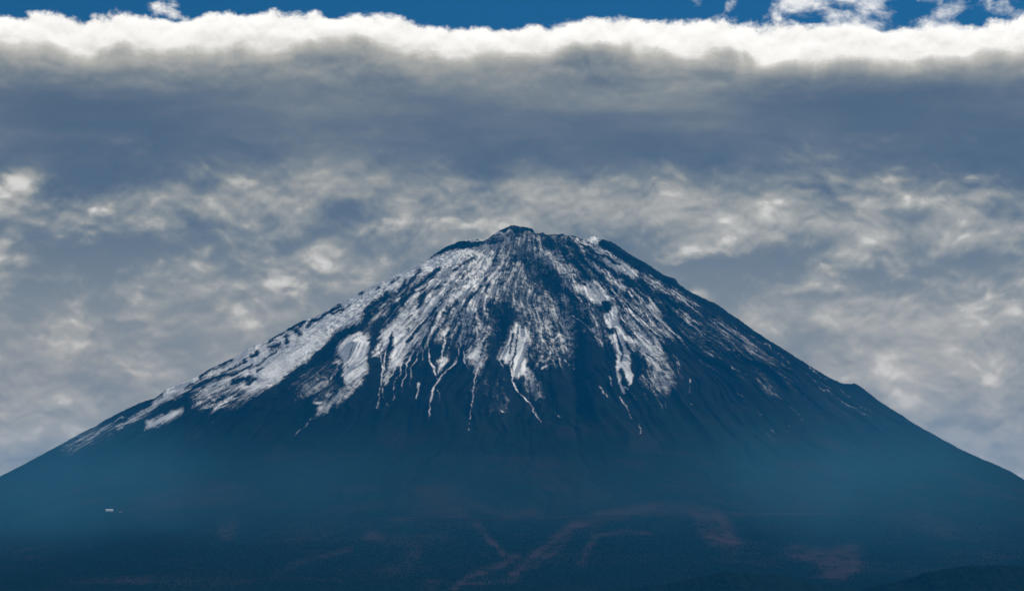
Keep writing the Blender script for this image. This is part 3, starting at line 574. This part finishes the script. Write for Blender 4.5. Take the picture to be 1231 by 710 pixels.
# ------------------------------------------------------------------ places on the mountain, found by bearing and altitude
def on_slope(px, py):
    m_ = (np.abs(PX - px) < 3) & (np.abs(PY - py) < 3) & (np.cos(phi)[None] > 0)
    d = np.where(m_, (PX - px) ** 2 + (PY - py) ** 2, 1e9); i_, j_ = np.unravel_index(np.argmin(d), d.shape)
    return np.array([Xm[i_, j_], Ym[i_, j_], H[i_, j_]])

# the toll road: a bench of constant height with a low retaining edge
def road(pts):
    P_ = np.array([on_slope(x, y) for x, y in pts]); tt = np.linspace(0, len(P_) - 1, len(P_) * 8)
    S = np.stack([np.interp(tt, np.arange(len(P_)), P_[:, c_]) for c_ in range(3)], -1)
    S[:, 2] = smooth1(S[:, 2], 6) + 2.5
    tg = np.gradient(S, axis=0); nr = np.stack([-tg[:, 1], tg[:, 0], 0 * tg[:, 0]], -1); nr /= np.linalg.norm(nr, axis=1)[:, None]
    prof_ = [(-6, -7), (-4.6, .1), (-4.4, .9), (-4.1, .9), (-4, 0), (4, .2), (6, 4)]
    V = np.concatenate([S - nr * (-a) * -1 + np.array([0, 0, 1]) * b_ for a, b_ in prof_]) if False else np.stack([S + nr * a * ROADSIGN + np.array([0, 0, 1.0]) * b_ for a, b_ in prof_])
    n0, n1_ = V.shape[:2]; a_, b_ = np.meshgrid(np.arange(n0 - 1), np.arange(n1_ - 1), indexing='ij')
    qd = np.stack([a_ * n1_ + b_, a_ * n1_ + b_ + 1, (a_ + 1) * n1_ + b_ + 1, (a_ + 1) * n1_ + b_], -1).reshape(-1, 4)
    o = mesh_from('road', V.reshape(-1, 3), qd.ravel(), np.full(len(qd), 4), M_ROAD); o['kind'] = 'structure'; return o
ROADSIGN = 1
road([(150, 616), (200, 618), (260, 621), (320, 622), (380, 622.5), (440, 623.5), (500, 624), (560, 624.5), (600, 625), (660, 624), (720, 619.5), (790, 616), (850, 616), (920, 617), (980, 617.5), (1040, 617)])

# ------------------------------------------------------------------ lodge and outbuilding at the road head
def empty(name, loc, label, cat, group=None, rz=0):
    o = bpy.data.objects.new(name, None); C.objects.link(o); o.location = loc; o.rotation_euler = (0, 0, rz); o['label'] = label; o['category'] = cat
    if group: o['group'] = group
    return o
def boxes(name, bl, mat, parent):
    V = []; Fq = []
    for (x0, y0, z0, x1, y1, z1) in bl:
        k0 = len(V); V += [(x0, y0, z0), (x1, y0, z0), (x1, y1, z0), (x0, y1, z0), (x0, y0, z1), (x1, y0, z1), (x1, y1, z1), (x0, y1, z1)]
        Fq += [[k0 + t for t in fq] for fq in ((0, 3, 2, 1), (4, 5, 6, 7), (0, 1, 5, 4), (1, 2, 6, 5), (2, 3, 7, 6), (3, 0, 4, 7))]
    return mesh_from(name, np.array(V, float), np.array(Fq).ravel(), np.full(len(Fq), 4), mat, False, parent)
def gable(name, w_, d_, z0, rise, over, mat, parent):
    x, y = w_ / 2 + over, d_ / 2 + over; t_ = .5; V = []
    for zz in (z0, z0 + t_): V += [(-x, -y, zz), (x, -y, zz), (x, 0, zz + rise), (-x, 0, zz + rise), (x, y, zz), (-x, y, zz)]
    Fq = [(6, 7, 8, 9), (9, 8, 10, 11), (3, 2, 1, 0), (5, 4, 2, 3), (0, 1, 7, 6), (4, 5, 11, 10), (1, 2, 8, 7), (2, 4, 10, 8), (3, 0, 6, 9), (5, 3, 9, 11)]
    return mesh_from(name, np.array(V, float), np.array(Fq).ravel(), np.full(len(Fq), 4), mat, False, parent)
def lodge(name, loc, w_, d_, h_, rise, nwin, label, cat, wallm=None, roofm=None):
    t = empty(name, loc, label, cat)
    boxes('foundation', [(-w_ / 2 - .6, -d_ / 2 - .6, -9, w_ / 2 + .6, d_ / 2 + .6, .4)], M_STONE, t)
    boxes('wall', [(-w_ / 2, -d_ / 2, .4, w_ / 2, d_ / 2, h_)], wallm or M_WHITE, t)
    rf = gable('roof', w_, d_, h_, rise, 1.0, roofm or M_ROOF, t)
    if nwin > 3: boxes('chimney', [(w_ * .25, -1, h_, w_ * .25 + 1.6, .6, h_ + rise + 2)], M_STONE, rf)
    for i in range(nwin):
        cx_ = -w_ / 2 + (i + .5) * w_ / nwin
        if i == nwin // 2:
            dr_ = boxes('door', [(cx_ - .9, -d_ / 2 - .12, .4, cx_ + .9, -d_ / 2 + .05, 2.8)], M_STONE, t)
            continue
        wf = boxes('window', [(cx_ - 1.1, -d_ / 2 - .10, 1.5, cx_ + 1.1, -d_ / 2 + .05, 3.1)], M_WHITE, t)
        boxes('pane', [(cx_ - .95, -d_ / 2 - .13, 1.65, cx_ + .95, -d_ / 2 - .11, 2.95)], M_GLASS, wf)
    return t
p_ = on_slope(132, 614.5); lodge('mountain_lodge', p_ + np.array([0, -4, 1.5]), 42, 16, 7, 6, 9, 'small white long lodge with pale gabled roof on the lower left slope', 'building')
p_ = on_slope(145, 616.0); lodge('storage_hut', p_ + np.array([0, -3, 1.0]), 15, 9, 3.6, 2.6, 3, 'tiny dull grey hut on the slope just right of the bright white lodge', 'hut', M_STONE, M_STONE)

# ------------------------------------------------------------------ the conifer forest on the foot of the mountain
NTREE = 150000
cand = np.argwhere((PX > -10) & (PX < 1241) & (PY > 600) & (PY < 716) & (np.cos(phi)[None] > -.05))
area = (RAD * np.gradient(RAD, axis=0) * dphi[None])[cand[:, 0], cand[:, 1]]
wv = area * WOOD[cand[:, 0], cand[:, 1]] * (1 - np.clip(DRY[cand[:, 0], cand[:, 1]] * 1.6, 0, 1)) * sstep(PY[cand[:, 0], cand[:, 1]], 600, 650)
pick = cand[rng.choice(len(cand), NTREE, p=wv / wv.sum())]
bx = np.stack([Xm, Ym, H], -1)[pick[:, 0], pick[:, 1]]; bx[:, :2] += rng.uniform(-12, 12, (NTREE, 2))
hh = rng.uniform(5, 10, NTREE); rd = hh * rng.uniform(.30, .42, NTREE); rot = rng.uniform(0, 6.28, NTREE)
ang5 = np.arange(5) * 2 * np.pi / 5; aa = rot[:, None] + ang5[None]; rj = rd[:, None] * rng.uniform(.75, 1.2, (NTREE, 5))
ringv = np.stack([bx[:, :1] + rj * np.cos(aa), bx[:, 1:2] + rj * np.sin(aa), np.broadcast_to(bx[:, 2:] + hh[:, None] * .10 - 1.5, aa.shape)], -1)
tipv = np.stack([bx[:, 0], bx[:, 1], bx[:, 2] + hh - 1.5], -1)[:, None]
TV = np.concatenate([ringv, tipv], 1).reshape(-1, 3); tri = [(kx, (kx + 1) % 5, 5) for kx in range(5)]
TF = (np.arange(NTREE)[:, None, None] * 6 + np.array(tri)[None]).reshape(-1, 3)
fo = mesh_from('forest', TV, TF.ravel(), np.full(len(TF), 3), M_CONIFER, True); fo['kind'] = 'stuff'; fo['label'] = 'dark conifer forest covering the foot of the mountain'

# ------------------------------------------------------------------ haze: one box of even air
HAZE = 1.0e-5
hb = boxes('haze', [(-52000, -2000, 640, 52000, 72500, 4300)], M_STONE, None); hb['kind'] = 'stuff'; hb['label'] = 'thin blue haze filling the air between camera and mountain'
hm = bpy.data.materials.new('haze_air'); hm.use_nodes = True; q = NT(hm.node_tree); q.n.clear()
oo = q.node('ShaderNodeOutputMaterial'); pv = q.node('ShaderNodeVolumePrincipled')
pv.inputs['Color'].default_value = (.003, .30, .82, 1); pv.inputs['Density'].default_value = HAZE; pv.inputs['Anisotropy'].default_value = .2
q.l.new(pv.outputs[0], oo.inputs['Volume']); hb.data.materials.clear(); hb.data.materials.append(hm)

# ------------------------------------------------------------------ banks of thin mist lying against the lower slopes
def mist(px, py, dist, rx, ry, rz, dens, seed, label):
    bm_n = 48; th = np.linspace(0, np.pi, 25); la = np.arange(bm_n) * 2 * np.pi / bm_n
    V = np.stack([np.sin(th)[:, None] * np.cos(la)[None], np.sin(th)[:, None] * np.sin(la)[None], np.cos(th)[:, None] + 0 * la[None]], -1).reshape(-1, 3)
    a_, b_ = np.meshgrid(np.arange(24), np.arange(bm_n), indexing='ij'); b2 = (b_ + 1) % bm_n
    qd = np.stack([a_ * bm_n + b_, (a_ + 1) * bm_n + b_, (a_ + 1) * bm_n + b2, a_ * bm_n + b2], -1).reshape(-1, 4)
    m = bpy.data.materials.new('mist_air'); m.use_nodes = True; q = NT(m.node_tree); q.n.clear()
    oo = q.node('ShaderNodeOutputMaterial'); pv = q.node('ShaderNodeVolumePrincipled')
    oc = q.node('ShaderNodeTexCoord').outputs['Object']; ln = q.node('ShaderNodeVectorMath', operation='LENGTH'); q.l.new(oc, ln.inputs[0])
    fall = q.step(ln.outputs['Value'], 0.0, 1.0, 1.0, 0.0)
    ps = q.node('ShaderNodeNewGeometry').outputs['Position']; of = q.node('ShaderNodeVectorMath', operation='ADD'); q.l.new(ps, of.inputs[0]); of.inputs[1].default_value = (seed * 1000, 0, 0)
    nz = q.step(q.noise(of.outputs[0], .0008, 3, .55), .38, .62, .12, 1.15)
    q.l.new(q.mul(q.mul(fall, nz), dens), pv.inputs['Density']); pv.inputs['Color'].default_value = (.13, .46, .76, 1); pv.inputs['Anisotropy'].default_value = .2
    q.l.new(pv.outputs[0], oo.inputs['Volume'])
    o = mesh_from('mist', V, qd.ravel(), np.full(len(qd), 4), m); o.location = unproject(px, py, dist); o.scale = (rx, rz, ry); o['kind'] = 'stuff'; o['label'] = label
    return o
mist(100, 594, 19400, 1700, 660, 4200, 1.15e-4, 1, 'pale blue mist lying against the left foot of the mountain')
mist(1000, 592, 19300, 1700, 760, 4200, 1.05e-4, 2, 'pale blue mist lying against the right foot of the mountain')
mist(430, 606, 18900, 2200, 560, 4000, 0.42e-4, 5, 'thin blue mist across the middle of the lower slope')
